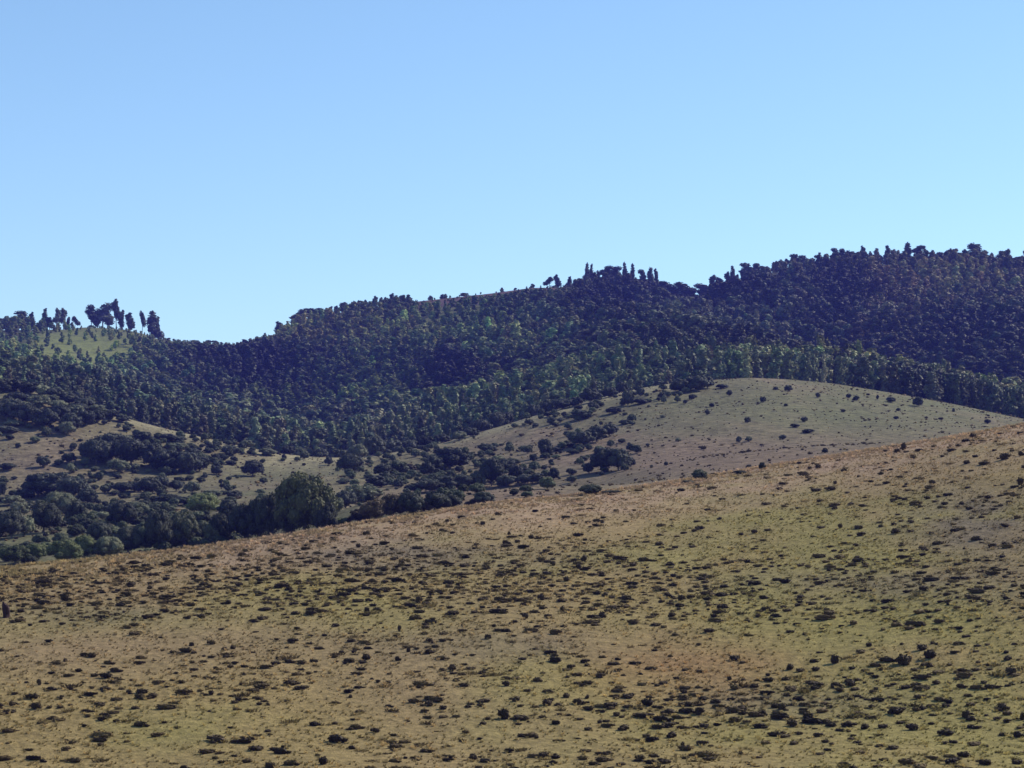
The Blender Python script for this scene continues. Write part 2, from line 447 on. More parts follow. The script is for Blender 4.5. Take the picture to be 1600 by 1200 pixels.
# spreading valley tree: 10 m wide, 8 m tall, leafy almost to the ground
def round_tree(i, n, cards, size, flat=1.0):
    rd = random.Random(400 + i); lobes = []; limbs = []
    lobes.append(((0, 0, 4.0), (3.3, 3.3, 3.1)))
    for k in range(n):
        a_ = 2 * math.pi * k / n * 1.618 + rd.uniform(-.4, .4); el = rd.uniform(-.35, 1.25)
        R = rd.uniform(1.0, 1.75)
        c = (math.cos(a_) * math.cos(el) * (4.9 - R), math.sin(a_) * math.cos(el) * (4.9 - R), 3.5 + math.sin(el) * (4.4 - R) * flat)
        lobes.append((c, (R, R * rd.uniform(.85, 1.1), R * rd.uniform(.75, 1.0))))
        if k % 3 == 0: limbs.append((.25 + .05 * (k % 4), c))
    return (crown('crown', lobes, cards, size, M_BUSH, 500 + i, core=.86, jit=.4, floor=.05),
            trunk_mesh('trunk', 4.2, .32, limbs, 600 + i))
RND = [round_tree(0, 19, 2300, .30), round_tree(1, 22, 2400, .28), round_tree(2, 16, 2200, .32), round_tree(3, 24, 2600, .28, .8), round_tree(4, 18, 2300, .30, 1.1)]
BIG = round_tree(7, 34, 9500, .17)
BIG2 = round_tree(8, 28, 8000, .18, .9)

# low shrub, unit: 1 m wide, .5 m tall
def shrub(i, n=6, cards=170, size=.06):
    rd = random.Random(700 + i); lobes = [((0, 0, .18), (.33, .27, .24))]
    for k in range(n):
        a_ = rd.uniform(0, 2 * math.pi); R = rd.uniform(.12, .2); d = rd.uniform(.1, .34)
        lobes.append(((math.cos(a_) * d, math.sin(a_) * d * .8, rd.uniform(.06, .3)), (R, R, R * .85)))
    return crown('shrub', lobes, cards, size, M_SHRUB, 800 + i, core=.85, jit=.5, floor=-.04)
SHR = [shrub(i) for i in range(5)]

def tuft_mesh(i, blades=16, h=1.0, w=.07, spread=.5):
    rd = random.Random(900 + i); co, fa, va = [], [], []
    for k in range(blades):
        a_ = rd.uniform(0, 6.283); d = rd.uniform(0, spread * .5); lean = rd.uniform(.1, .55)
        x, y = math.cos(a_) * d, math.sin(a_) * d; hh = h * rd.uniform(.5, 1.1)
        ta = rd.uniform(0, 6.283); tx, ty = math.cos(ta) * w, math.sin(ta) * w
        lx, ly = math.cos(a_) * lean * hh, math.sin(a_) * lean * hh
        b = len(co)
        co += [(x - tx, y - ty, -.08), (x + tx, y + ty, -.08), (x + lx * .4 + tx * .8, y + ly * .4 + ty * .8, hh * .6), (x + lx * .4 - tx * .8, y + ly * .4 - ty * .8, hh * .6), (x + lx, y + ly, hh)]
        v = rd.uniform(0, 1)
        fa += [[b, b + 1, b + 2, b + 3], [b + 3, b + 2, b + 4]]; va += [v, v]
    return mesh_from('grass_tuft', co, fa, va, M_GRASS)
TUF = [tuft_mesh(i) for i in range(4)]

DTF = [tuft_mesh(10 + i, 46, .55, .05, .8) for i in range(3)]

def joined(name, meshes):
    bm = bmesh.new()
    for m in meshes: bm.from_mesh(m)
    me = bpy.data.meshes.new(name); 
    # from_mesh keeps face material indices of each source: give the trunk its own slot
    nf = 0
    bm.faces.ensure_lookup_table()
    counts = [len(m.polygons) for m in meshes]
    k = 0
    for mi, cnt in enumerate(counts):
        for j in range(cnt):
            bm.faces[k].material_index = mi; k += 1
    bm.to_mesh(me); bm.free()
    for m in meshes: me.materials.append(m.materials[0])
    return me

# ------------------------------------------------------------------ geometry-node scatter: ONE stuff object
def gn_scatter(name, protos, pts, rot, scl, idx, tintc, label):
    pc = bpy.data.collections.new(name + '_sources')
    for k, me in enumerate(protos):
        o = bpy.data.objects.new('%s_source_%02d' % (name, k), me); pc.objects.link(o)
    me = bpy.data.meshes.new(name)
    n = len(pts)
    me.vertices.add(n); me.vertices.foreach_set('co', np.asarray(pts, float).ravel())
    def add(nm, typ, key, arr, dt=np.float32):
        at = me.attributes.new(nm, typ, 'POINT'); at.data.foreach_set(key, np.asarray(arr, dtype=dt).ravel())
    add('rot', 'FLOAT_VECTOR', 'vector', rot); add('scl', 'FLOAT_VECTOR', 'vector', scl)
    add('pick', 'INT', 'value', idx, np.int32)
    add('tint', 'FLOAT_COLOR', 'color', np.concatenate([tintc, np.ones((n, 1))], 1))
    o = bpy.data.objects.new(name, me); COL.objects.link(o)
    ng = bpy.data.node_groups.new(name + '_nodes', 'GeometryNodeTree')
    ng.interface.new_socket('Geometry', in_out='INPUT', socket_type='NodeSocketGeometry')
    ng.interface.new_socket('Geometry', in_out='OUTPUT', socket_type='NodeSocketGeometry')
    nd, lk = ng.nodes, ng.links
    gi, go = nd.new('NodeGroupInput'), nd.new('NodeGroupOutput')
    ci = nd.new('GeometryNodeCollectionInfo'); ci.inputs['Collection'].default_value = pc
    ci.inputs['Separate Children'].default_value = True; ci.inputs['Reset Children'].default_value = True
    ip = nd.new('GeometryNodeInstanceOnPoints'); ip.inputs['Pick Instance'].default_value = True
    def na(nm, dt):
        q = nd.new('GeometryNodeInputNamedAttribute'); q.data_type = dt; q.inputs['Name'].default_value = nm; return q.outputs['Attribute']
    lk.new(gi.outputs[0], ip.inputs['Points']); lk.new(ci.outputs[0], ip.inputs['Instance'])
    lk.new(na('pick', 'INT'), ip.inputs['Instance Index'])
    er = nd.new('FunctionNodeEulerToRotation'); lk.new(na('rot', 'FLOAT_VECTOR'), er.inputs[0]); lk.new(er.outputs[0], ip.inputs['Rotation'])
    lk.new(na('scl', 'FLOAT_VECTOR'), ip.inputs['Scale'])
    lk.new(ip.outputs[0], go.inputs[0])
    md = o.modifiers.new('scatter', 'NODES'); md.node_group = ng
    o['kind'] = 'stuff'; o['label'] = label
    return o

def place_tree(name, pair, x, y, z, sx, sz, rz, label, cat, group, tintc=(1, 1, 1)):
    e_ = bpy.data.objects.new(name, None); COL.objects.link(e_)
    e_.location = (x, y, z); e_.rotation_euler = (RNG.normal(0, .035), RNG.normal(0, .035), rz); e_.scale = (sx, sx, sz); e_.empty_display_size = .5
    e_['label'] = label; e_['category'] = cat
    if group: e_['group'] = group
    for nm, me in (('crown', pair[0]), ('trunk', pair[1])):
        o = bpy.data.objects.new(nm, me); COL.objects.link(o); o.parent = e_; o['tint'] = [float(t) for t in tintc]
    return e_

ORD = ['nearest', 'second', 'third', 'fourth', 'fifth', 'sixth', 'seventh', 'eighth', 'ninth', 'tenth', 'eleventh', 'twelfth', 'thirteenth', 'fourteenth',
       'fifteenth', 'sixteenth', 'seventeenth', 'eighteenth', 'nineteenth', 'twentieth']
def ordn(k): return ORD[k] if k < len(ORD) else '%dth' % (k + 1)
def relative_labels(items, marks, noun):
    """items: dicts with px,row,look ; marks: (px,row,phrase). Names each item by its direction and order from the nearest landmark."""
    buckets = {}
    for it in items:
        m = min(range(len(marks)), key=lambda k: math.hypot(it['px'] - marks[k][0], 1.6 * (it['row'] - marks[k][1])))
        dx, dy = it['px'] - marks[m][0], 1.6 * (marks[m][1] - it['row'])
        if math.hypot(dx, dy) < 3: it['label'] = None; continue
        ang = math.degrees(math.atan2(dy, dx)) % 360
        d = ['right of', 'up right of', 'above', 'up left of', 'left of', 'down left of', 'below', 'down right of'][int(((ang + 22.5) % 360) // 45)]
        buckets.setdefault((m, d), []).append((math.hypot(dx, dy), it))
    for (m, d), lst in buckets.items():
        lst.sort(key=lambda t: t[0])
        for k, (_, it) in enumerate(lst):
            it['label'] = '%s, %s %s %s %s' % (it['look'], ordn(k), noun, d, marks[m][2])
            assert len(it['label'].split()) <= 16, it['label']

# ------------------------------------------------------------------ skyline trees (px, row of the top, width in px, kind of crown)
SKY = [
 (2,498,18,0),(14,497,16,0),(35,488,20,0),(50,490,12,2),(68,483,16,4),(78,496,14,0),(90,484,11,1),(99,484,13,1),(107,497,10,2),(117,496,8,1),
 (142,478,14,0),(152,490,14,2),(161,476,22,3),(170,489,16,0),(182,471,15,1),(190,487,12,2),(202,491,18,2),(222,488,10,1),(236,487,24,4),(247,498,12,2),
 (262,530,14,2),(305,532,13,3),(326,532,9,0),(338,533,9,0),(383,531,14,2),(392,529,9,4),(402,526,6,4),(414,521,6,4),(437,504,17,2),(446,508,11,2),
 (460,494,14,0),(473,484,16,3),(487,484,18,3),(500,483,18,3),(516,480,8,2),(525,479,8,2),(536,474,12,3),(554,471,8,4),(561,470,6,4),(572,470,9,2),
 (586,464,12,2),(594,466,9,2),(602,465,9,4),(612,460,12,2),(622,465,14,2),(641,470,12,2),(672,467,6,4),(690,463,10,2),(696,460,9,4),(726,464,12,3),(784,450,7,4),
 (832,444,11,4),(859,434,11,1),(871,431,12,2),(890,433,12,4),(901,446,8,2),
 (917,412,8,4),(923,414,8,4),(914,430,12,1),(935,425,10,2),(948,417,14,0),(961,418,14,0),(972,425,12,2),(977,411,8,4),(988,413,9,4),(983,432,14,0),(1004,423,10,0),
 (1017,419,14,4),(1025,424,11,2),(1030,440,12,0),(1047,444,17,3),(1055,453,12,1),(1069,444,24,3),(1080,455,13,3),(1094,455,8,1),(1100,445,20,3),(1112,432,12,1),
 (1124,435,14,1),(1137,427,11,1),(1145,416,8,4),(1150,440,12,0),(1160,424,10,2),(1168,412,15,0),(1184,412,12,0),(1197,418,12,2),(1215,411,16,3),(1228,406,10,1),(1244,398,13,0),(1257,400,11,0),
 (1270,405,10,2),(1282,395,9,4),(1292,399,10,2),(1306,389,10,0),(1314,390,8,0),(1329,393,14,3),(1349,386,11,2),(1360,395,10,2),(1370,389,13,4),(1387,384,12,4),(1398,392,12,2),
 (1419,380,16,4),(1434,385,14,0),(1446,398,10,2),(1457,398,10,0),(1470,395,12,0),(1480,402,10,2),(1494,396,16,0),(1511,397,14,3),(1523,382,18,3),(1530,400,12,1),
 (1541,400,12,1),(1553,405,12,2),(1569,399,18,3),(1588,402,16,0),(1597,403,14,2)]
def sky_zone(px):
    if px < 125: return 'in the ragged row on the far left skyline'
    if px < 255: return 'in the tall open clump above the grassy clearing'
    if px < 400: return 'in the low saddle of the left skyline'
    if px < 455: return 'on the step before the long ridge'
    if px < 650: return 'on the even tree line of the long ridge'
    if px < 850: return 'on the bare reddish stretch of the ridge'
    if px < 905: return 'in the small group before the central clump'
    if px < 1035: return 'in the tall central skyline clump'
    if px < 1108: return 'in the sky notch right of the central clump'
    if px < 1240: return 'on the rising skyline of the right hill'
    if px < 1445: return 'along the highest stretch of the skyline'
    return 'on the far right skyline'
LOOKS = ['lobed eucalyptus', 'open bare-stemmed eucalyptus', 'narrow eucalyptus', 'flat-topped eucalyptus', 'pointed slender eucalyptus']
cnt = {}
for i, (px, top, w, k) in enumerate(SKY):
    y = float(lut(YC6, px)) - 6 + RNG.uniform(-4, 4)
    x = (px - 800) / F * y; z = float(height(x, y))
    ztop = zrow(top, y); h = max(6.0, ztop - z + .5)
    z -= .2
    wm = max(w, 10) / F * y * (1.45 if px > 850 else 1.3)
    zn = sky_zone(px); cnt[zn] = cnt.get(zn, 0) + 1
    lab = '%s, %s tree from left %s' % (LOOKS[k], ('first' if cnt[zn] == 1 else ordn(cnt[zn] - 1)), zn)
    place_tree('eucalyptus_tree', EUC[k], x, y, z, wm / 6.0, h / 20.5, RNG.uniform(0, 6.28), lab, 'tree', 'eucalyptus trees on the skyline',
               (.85, .8, .85) if px > 900 else (.9, .9, .9))

# ------------------------------------------------------------------ forest
def gauss_patch(px, row):
    """stand colour (species, age) with light and shade of the slopes painted in, and growth"""
    c = np.ones(px.shape + (3,)) * np.array([1.25, 1.35, 1.30]); hgt = np.ones(px.shape)
    def mix(col, w, hh=None):
        nonlocal c, hgt
        w = np.clip(w, 0, 1)
        c = c * (1 - w[..., None]) + np.array(col) * w[..., None]
        if hh is not None: hgt = hgt * (1 - w) + hh * w
    mix((2.2, 2.6, 1.3), 1.3 * blob(px, row, 118, 552, 90, 30), .36)
    mix((2.2, 2.8, 1.7), 1.2 * blob(px, row, 40, 585, 70, 12), .6)
    mix((2.7, 2.4, 1.4), 1.1 * blob(px, row, 520, 530, 130, 22), .7)
    mix((2.1, 2.7, 1.5), 1.1 * blob(px, row, 720, 500, 65, 40), .6)
    mix((1.9, 2.3, 1.4), 1.2 * blob(px, row, 600, 615, 190, 38), .8)
    mix((2.5, 3.0, 1.5), 1.0 * blob(px, row, 440, 640, 50, 14), .8)
    mix((2.0, 2.3, 1.7), 1.0 * blob(px, row, 850, 590, 90, 40), .85)
    mix((2.3, 2.5, 1.3), 1.0 * blob(px, row, 880, 470, 30, 12), .6)
    mix((2.2, 1.6, 1.5), .9 * blob(px, row, 1400, 470, 90, 50), .9)
    mix((1.9, 1.2, 1.2), .7 * blob(px, row, 1000, 445, 70, 22), 1)
    mix((2.4, 2.1, 1.5), .9 * blob(px, row, 1540, 440, 60, 35), .9)
    mix((.25, .28, .4), 1.15 * (blob(px, row, 1310, 490, 40, 45) + blob(px, row, 1520, 540, 90, 26) + blob(px, row, 950, 490, 55, 35) + blob(px, row, 380, 590, 90, 25)  # dark tints paint the shade of the valleys into the crowns
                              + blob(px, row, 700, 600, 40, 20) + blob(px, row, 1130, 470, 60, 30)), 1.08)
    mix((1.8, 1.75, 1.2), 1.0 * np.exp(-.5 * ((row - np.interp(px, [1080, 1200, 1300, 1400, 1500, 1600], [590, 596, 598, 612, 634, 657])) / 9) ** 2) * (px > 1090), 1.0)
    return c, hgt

pts = []
Yc = 1085.0
while Yc < 2420:
    sp = 8.0 + (Yc - 1085) / 1300 * 2.8
    half = 1130 / F * Yc
    xs = np.arange(-half, half, sp)
    xs = xs + RNG.uniform(-.42, .42, len(xs)) * sp; ys = Yc + RNG.uniform(-.45, .45, len(xs)) * sp
    pts.append(np.stack([xs, ys], 1)); Yc += sp
P = np.concatenate(pts)
px = px_of(P[:, 0], P[:, 1]); z = height(P[:, 0], P[:, 1]); row = row_of(P[:, 1], z)
y4, y6 = lut(YC4, px), lut(YC6, px)
edge = y4 + 45 + 14 * fbm(P[:, 0] / 30, P[:, 1] / 30, 61, 2) + 0 * px
keep = (P[:, 1] > edge) & (P[:, 1] < y6 + 10)
clear = blob(px, row, 122, 552, 70, 26) + .35 * blob(px, row, 715, 497, 55, 30) + .35 * blob(px, row, 870, 468, 40, 8)
keep &= RNG.uniform(size=len(P)) > np.clip(clear * 1.2, 0, .72)
bare = (row - lut(C6, px) < 9) & (px > 640) & (px < 860) & (P[:, 1] > y6 - 200)
keep &= ~(bare & (RNG.uniform(size=len(P)) < .75))
sky_free = (P[:, 1] > y6 - 45)                     # the skyline itself carries the separate trees
low_edge = sky_free & (RNG.uniform(size=len(P)) < np.where(px > 900, .0, np.where(px < 105, .0, .4)))
keep &= ~low_edge
P, px, z, row, y6 = P[keep], px[keep], z[keep], row[keep], y6[keep]
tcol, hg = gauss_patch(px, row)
n = len(P)
nz = fbm(P[:, 0] / 35, P[:, 1] / 35, 71, 3)
hh = hg * RNG.uniform(.60, 1.2, n) * (1 + .25 * nz)
band = P[:, 1] < 1330
H20 = np.where(band, .98, .86) * hh
front_left = (px < 1080) & (P[:, 1] < 1230)
H20 = H20 * np.where(front_left, .8, 1)
W = (1.1 + .8 * RNG.uniform(size=n) ** 1.5) * (1 + .35 * sstep(1350, 1600, P[:, 1]) * (px > 200)) * np.where(hg < .75, .8, 1.1) * np.where(band, .85, 1.05)
big = fbm(P[:, 0] / 95, P[:, 1] / 170, 73, 3)
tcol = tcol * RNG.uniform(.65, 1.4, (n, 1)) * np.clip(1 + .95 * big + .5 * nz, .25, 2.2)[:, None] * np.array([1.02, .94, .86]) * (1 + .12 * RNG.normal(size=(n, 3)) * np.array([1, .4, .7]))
lim = C6v = lut(C6, px)
allow = np.interp(px, [60, 112, 128, 255, 400, 440, 640, 660, 890, 915, 1030, 1050, 1100, 1120, 1600], [26, 16, 6, 5, 6, 16, 15, 3, 5, 28, 25, 7, 7, 20, 27]) * RNG.uniform(.0, 1.15, n)
hmax = zrow(lim - allow, P[:, 1]) - z
far = P[:, 1] > y6 - 700
H20 = np.where(far, np.minimum(H20, np.maximum(hmax, 2.5) / 20.), H20)
W = np.where(far, np.minimum(W, H20 * 1.9 + .1), W)
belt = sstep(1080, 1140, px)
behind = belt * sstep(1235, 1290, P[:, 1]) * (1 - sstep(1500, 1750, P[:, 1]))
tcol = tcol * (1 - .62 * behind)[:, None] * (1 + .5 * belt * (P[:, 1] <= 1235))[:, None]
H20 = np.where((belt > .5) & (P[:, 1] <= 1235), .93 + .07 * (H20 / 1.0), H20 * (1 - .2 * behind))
# which ones show: ray from the camera to the upper crown clears the ground in front
def shows(x, y, zt):
    t = np.linspace(.12, .985, 60)
    return bool(np.all(height(x * t, y * t) < zt * t))
order = np.argsort(P[:, 1] - 6 * hh)
ind = []
for j in order:
    if len(ind) >= 298: break
    if -10 < px[j] < 1610 and shows(P[j, 0], P[j, 1], z[j] + 15 * H20[j]): ind.append(j)
EDGE = [(20, 'the upper left thicket'), (175, 'the dark left slope thicket'), (360, 'the foot of the pale spur'), (585, 'the ball-shaped valley head tree'), (700, 'the mid valley trees'), (830, 'the dark bush row on the left flank'),
        (973, 'the small hump left of the dome'), (1087, 'the left rim thicket'), (1232, 'the dome summit'), (1338, 'the twin round bushes'), (1435, 'the right rim bush'), (1543, 'the brow meeting the plantation')]
def forest_group(p):
    return ('trees at the forest foot above the valley' if p < 640 else 'trees at the forest foot by the left flank of the dome' if p < 1080 else 'front plantation row behind the dome')
srt = sorted(ind, key=lambda j: px[j]); cntr = {}
hmed = float(np.median(H20[ind])); tmed = float(np.median(tcol[ind].mean(1)))
byk = {}
for j in srt:
    m = min(range(len(EDGE)), key=lambda k: abs(px[j] - EDGE[k][0]))
    byk.setdefault((m, px[j] > EDGE[m][0]), []).append(j)
for (m, right), lst in byk.items():
    lst.sort(key=lambda j: abs(px[j] - EDGE[m][0]))
    for q, j in enumerate(lst):
        look = ('tall ' if H20[j] > hmed else 'lower ') + ('pale' if tcol[j].mean() > tmed * 1.1 else 'dusky' if tcol[j].mean() < tmed * .85 else 'greenish')
        lab = '%s forest edge tree, %s %s of %s' % (look, ordn(q), 'right' if right else 'left', EDGE[m][1])
        k = int(RNG.integers(0, 5))
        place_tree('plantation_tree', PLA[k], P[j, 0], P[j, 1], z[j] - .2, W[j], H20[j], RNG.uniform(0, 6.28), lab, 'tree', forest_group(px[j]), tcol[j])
rest = np.ones(n, bool); rest[ind] = False
PJ = [joined('forest_tree', p) for p in FOR + PLA[:2] + EUC[:1]]
nr = int(rest.sum())
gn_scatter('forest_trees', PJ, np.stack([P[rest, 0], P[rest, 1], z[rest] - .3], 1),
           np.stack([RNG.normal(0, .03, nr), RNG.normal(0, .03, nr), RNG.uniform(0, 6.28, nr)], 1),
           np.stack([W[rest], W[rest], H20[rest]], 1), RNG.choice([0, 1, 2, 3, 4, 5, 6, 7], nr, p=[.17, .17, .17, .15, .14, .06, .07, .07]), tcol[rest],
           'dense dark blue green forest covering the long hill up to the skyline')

# ------------------------------------------------------------------ valley trees and bushes: px, row of the base, width, height (photo pixels), tone
D, L_, G_, R_ = 0, 1, 2, 3     # dark, pale grey green, fresh green, reddish
VAL = [
 (2,612,34,24,D),(24,612,30,22,D),(47,616,32,22,D),(66,620,30,20,L_),(86,626,32,22,D),(108,632,30,20,D),(131,640,32,22,D),(152,648,30,18,L_),(171,655,28,18,D),(190,660,22,14,D),(30,645,36,22,L_),(118,652,30,22,L_),
 (12,655,45,40,D),(40,662,45,36,D),(70,668,40,34,D),(95,655,30,26,D),(60,635,36,20,L_),(28,630,34,20,D),(90,640,30,18,L_),(110,672,34,30,D),(135,665,30,28,D),(152,660,22,22,D),
 (125,645,26,18,D),(105,680,26,24,L_),(80,628,24,13,L_),(10,676,34,12,D),(140,642,18,12,L_),(163,664,10,10,D),(238,664,9,8,D),(262,690,28,14,D),(279,691,24,12,D),(20,668,30,14,L_),
 (150,726,52,48,D),(175,722,56,50,D),(205,727,52,50,D),(235,730,46,42,D),(262,737,50,38,D),(290,740,46,38,D),(312,737,30,30,D),(185,739,34,26,L_),(212,736,16,14,L_),(115,704,13,14,D),(133,702,10,11,D),(108,724,22,20,D),
 (68,731,20,22,D),(92,728,16,12,D),(110,740,14,20,L_),(12,735,28,14,D),(190,692,34,14,L_),(225,690,30,18,D),(340,702,9,10,D),(325,697,12,9,D),(360,712,28,20,D),(337,722,14,16,D),
 (318,733,14,20,D),(338,742,19,16,D),(320,748,9,12,D),(345,756,8,9,D),(360,726,17,9,D),(395,744,34,28,D),(300,712,26,14,D),(280,704,30,14,L_),(385,700,24,14,L_),(418,712,26,14,L_),
 (5,776,11,24,D),(60,776,52,40,D),(85,774,62,40,D),(115,778,50,38,D),(137,788,32,28,D),(40,780,30,20,D),(20,790,34,18,L_),(30,805,30,24,L_),
 (190,770,32,20,D),(210,768,24,18,D),(232,774,40,34,D),(250,770,28,32,D),(275,768,22,22,D),(300,770,24,20,L_),(262,788,40,18,D),(290,790,44,18,D),(330,776,34,12,L_),(365,778,26,14,D),
 (68,832,60,56,D),(118,818,34,42,D),(92,806,64,44,L_),(18,842,52,50,D),(38,838,30,38,L_),(3,834,24,40,D),(140,832,24,22,D),(155,847,42,38,D),(192,824,52,46,D),(176,806,30,22,D),(215,806,42,26,L_),
 (160,812,22,16,L_),(243,800,26,20,L_),(25,882,52,36,G_),(55,878,42,34,G_),(100,882,60,46,G_),(130,874,46,44,G_),(75,866,34,22,G_),(8,878,30,28,G_),(170,872,52,40,L_),(200,866,52,50,D),(228,862,42,46,L_),
 (250,862,50,76,D),(290,856,58,66,L_),(325,852,44,44,L_),(318,806,60,42,G_),(356,812,34,36,D),(345,850,40,56,D),
 (383,848,62,70,D),(425,845,54,86,D),(403,846,52,80,D),(508,834,44,56,D),(450,842,50,70,D),
 (514,727,15,15,D),(443,719,9,11,D),(548,742,42,38,D),(537,756,22,9,D),(585,712,34,34,D),(606,709,12,9,D),(624,713,9,6,D),
 (615,702,32,18,D),(640,700,32,18,D),(665,697,28,18,D),(690,692,26,16,D),(560,706,26,16,L_),(535,712,24,14,L_),(500,712,26,14,D),(470,712,24,14,L_),(450,710,22,16,D),(718,688,24,16,L_),(736,682,24,16,D),
 (752,674,34,24,D),(777,664,32,24,D),(794,658,22,20,D),(600,744,32,22,D),(620,742,36,26,L_),(640,737,20,14,R_),(668,742,22,24,D),(588,762,32,22,D),(604,756,26,22,D),(622,762,18,16,D),
 (562,784,46,30,L_),(540,794,32,34,D),(525,804,26,32,L_),(582,778,32,20,L_),(703,734,58,38,D),(676,738,32,30,D),(690,712,28,13,D),(665,718,11,11,D),
 (650,770,32,20,D),(672,770,42,26,D),(697,768,42,28,D),(722,766,38,28,D),(760,709,30,19,D),(768,760,38,52,D),(748,762,28,30,L_),(790,738,32,26,D),(792,760,32,22,D),(778,722,22,12,L_),
 (562,816,34,20,R_),(588,815,56,34,R_),(612,809,44,36,R_),(640,805,50,36,D),(662,801,30,22,R_),(682,799,42,30,D),(706,795,30,22,D),(732,791,14,8,R_),(755,789,34,20,D),(740,788,14,10,R_),
 (515,832,24,20,G_),(536,824,26,18,G_),(498,838,16,14,G_),(455,840,16,20,G_),
 (833,649,30,20,D),(858,643,36,22,D),(880,639,36,20,D),(900,633,22,15,D),(922,629,36,25,D),(952,621,28,18,D),(973,605,20,14,D),(1001,620,14,20,D),(981,634,22,27,D),(1000,632,22,12,D),(960,646,28,12,D),
 (1038,630,10,14,L_),(1029,627,8,9,D),(1065,613,38,24,D),(1087,611,42,27,D),(1106,607,22,22,D),(1128,607,20,9,D),(1140,619,10,12,D),(1080,624,11,9,D),(1071,631,8,8,D),(1112,636,9,8,D),
 (1192,629,11,11,D),(1168,661,11,11,D),(1105,648,9,9,D),(824,663,10,9,D),(837,668,11,9,D),(862,663,15,13,D),(926,642,19,17,D),(905,656,30,19,D),(875,660,10,9,D),(952,682,30,24,D),(932,691,36,28,D),
 (912,697,36,26,D),(895,692,28,20,L_),(889,699,26,9,D),(870,705,20,7,D),(976,663,19,9,D),(850,714,25,32,D),(834,722,13,16,D),(861,725,9,9,D),(851,734,11,9,D),(865,750,19,22,D),(893,742,17,13,D),(894,754,19,13,L_),
 (840,756,26,20,D),(820,757,32,20,D),(807,752,22,30,D),(945,737,50,42,D),(966,735,40,38,D),(985,729,17,17,D),(920,740,18,19,D),(976,736,14,14,L_),(940,743,10,8,D),(922,772,36,22,D),(955,769,32,7,D),
 (1018,731,5,7,D),(1041,728,7,9,D),(983,696,6,6,D),(1012,698,7,7,D),(1092,747,27,18,D),(1075,753,20,6,D),(1170,731,10,9,D),(1157,739,22,8,D),(1191,732,12,14,D),(1155,692,10,12,D),(1170,690,12,10,L_),  # low flat bush left of the brow bush stands in for its cast shadow
 (1212,609,9,6,D),(1232,611,14,11,D),(1277,621,9,9,D),(1326,622,9,8,D),(1338,626,11,9,D),(1371,625,5,10,D),(1391,629,17,10,D),(1435,635,19,17,D),(1404,642,8,6,D),(1400,655,9,6,D),(1257,659,12,9,D),(1242,668,15,8,D),
 (1263,677,21,8,D),(1223,687,12,10,D),(1289,708,10,10,D),(1252,725,10,8,D),(1318,644,8,6,D),(1228,635,7,6,D),(1543,662,11,9,D),(1490,644,5,8,D),(1035,653,9,6,L_),(1060,690,10,7,L_)]
TONE = {D: (.72, .74, .85), L_: (1.9, 1.85, 1.8), G_: (1.7, 1.8, 1.15), R_: (1.1, .75, .65)}
MARK_V = [(475, 838, 'the biggest dark tree'), (585, 712, 'the ball-shaped valley head tree'), (68, 832, 'the round left edge tree'), (945, 737, 'the wide clump under the dome'),
          (922, 772, 'the lone bush on the brow'), (1192, 629, 'the bush below the dome top'), (1435, 635, 'the right rim bush'), (1087, 611, 'the left rim thicket'),
          (175, 722, 'the dark left slope thicket'), (703, 734, 'the broad tree in mid valley'), (588, 815, 'the reddish bushes behind the brow'), (40, 662, 'the upper left thicket')]
items = []
for (px_, r_, w_, h_, tn) in VAL:
    small = w_ < 16
    look = {D: 'dark', L_: 'pale grey green', G_: 'fresh green', R_: 'reddish brown'}[tn] + ' ' + ('dot-like bush' if w_ < 12 else 'small bush' if w_ < 20 else 'rounded tree' if w_ < 38 else 'broad tree')
    if h_ < .5 * w_ and w_ >= 12: look = look.rsplit(' ', 2)[0] + ' low bush'
    items.append(dict(px=px_, row=r_, look=look, noun='bush'))
relative_labels(items, MARK_V, 'one')
OWN = {(585, 712): 'round ball-shaped dark tree standing at the head of the valley', (68, 832): 'big round dark tree lit on its right rim near the left edge',
       (945, 737): 'wide dark tree clump on its own below the pasture dome', (922, 772): 'lone dark bush sitting on the brow of the near slope',
       (1192, 629): 'round dark bush alone just below the dome summit', (1435, 635): 'dark bush on the right rim of the dome against the plantation',
       (1087, 611): 'dark thicket on the left rim of the pasture dome', (175, 722): 'darkest broad thicket on the left valley slope',
       (703, 734): 'broad dark tree in the middle of the valley', (588, 815): 'reddish brown bush just behind the brow of the near slope', (40, 662): 'dark thicket tree high on the upper left slope'}
def c1_of(p): return float(lut(C1, p))
def place_valley(px_, r_, w_, h_, tn, lab, pair, native=(10., 8.2)):
    ymin = 150
    if 560 < px_ < 762 and abs(r_ - c1_of(px_)) < 8: h_ = h_ * 1.2
    c1 = float(lut(C1, px_)); yc = float(lut(YC1, px_))
    if r_ < c1 + 30: ymin = yc + 48
    if (px_, r_) in ((922, 772), (1092, 747), (1075, 753), (1170, 731), (1157, 739), (1191, 732), (955, 769)): ymin = yc - 40; r_ += 1.5
    x, y, zz = cast(px_, r_, ymin, 1500)
    y4_ = float(lut(YC4, px_))
    if y > y4_ + 45: y = y4_ + 25; x = (px_ - 800) / F * y; zz = float(height(x, y))
    ztop = zrow(r_ - h_, y); hgt_ = ztop - zz
    if hgt_ < h_ / F * y * .5: hgt_ = h_ / F * y
    wm = w_ / F * y * (1.0 if w_ >= 36 and r_ > 800 else 1.18 if w_ >= 20 and px_ < 820 else 1.08)
    t = np.array(TONE[tn]) * RNG.uniform(.8, 1.2)
    if w_ > 100: t = np.array([1.15, 1.12, .80])
    nm = 'bush' if w_ < 20 or h_ < .5 * w_ else 'tree'
    place_tree('broadleaf_' + nm if nm == 'tree' else 'bush', pair, x, y, zz - .15, wm / native[0], hgt_ / native[1], RNG.uniform(0, 6.28), lab, nm,
               'trees and bushes of the valley' if px_ < 800 or r_ > 740 else 'bushes on and around the pasture dome', t)
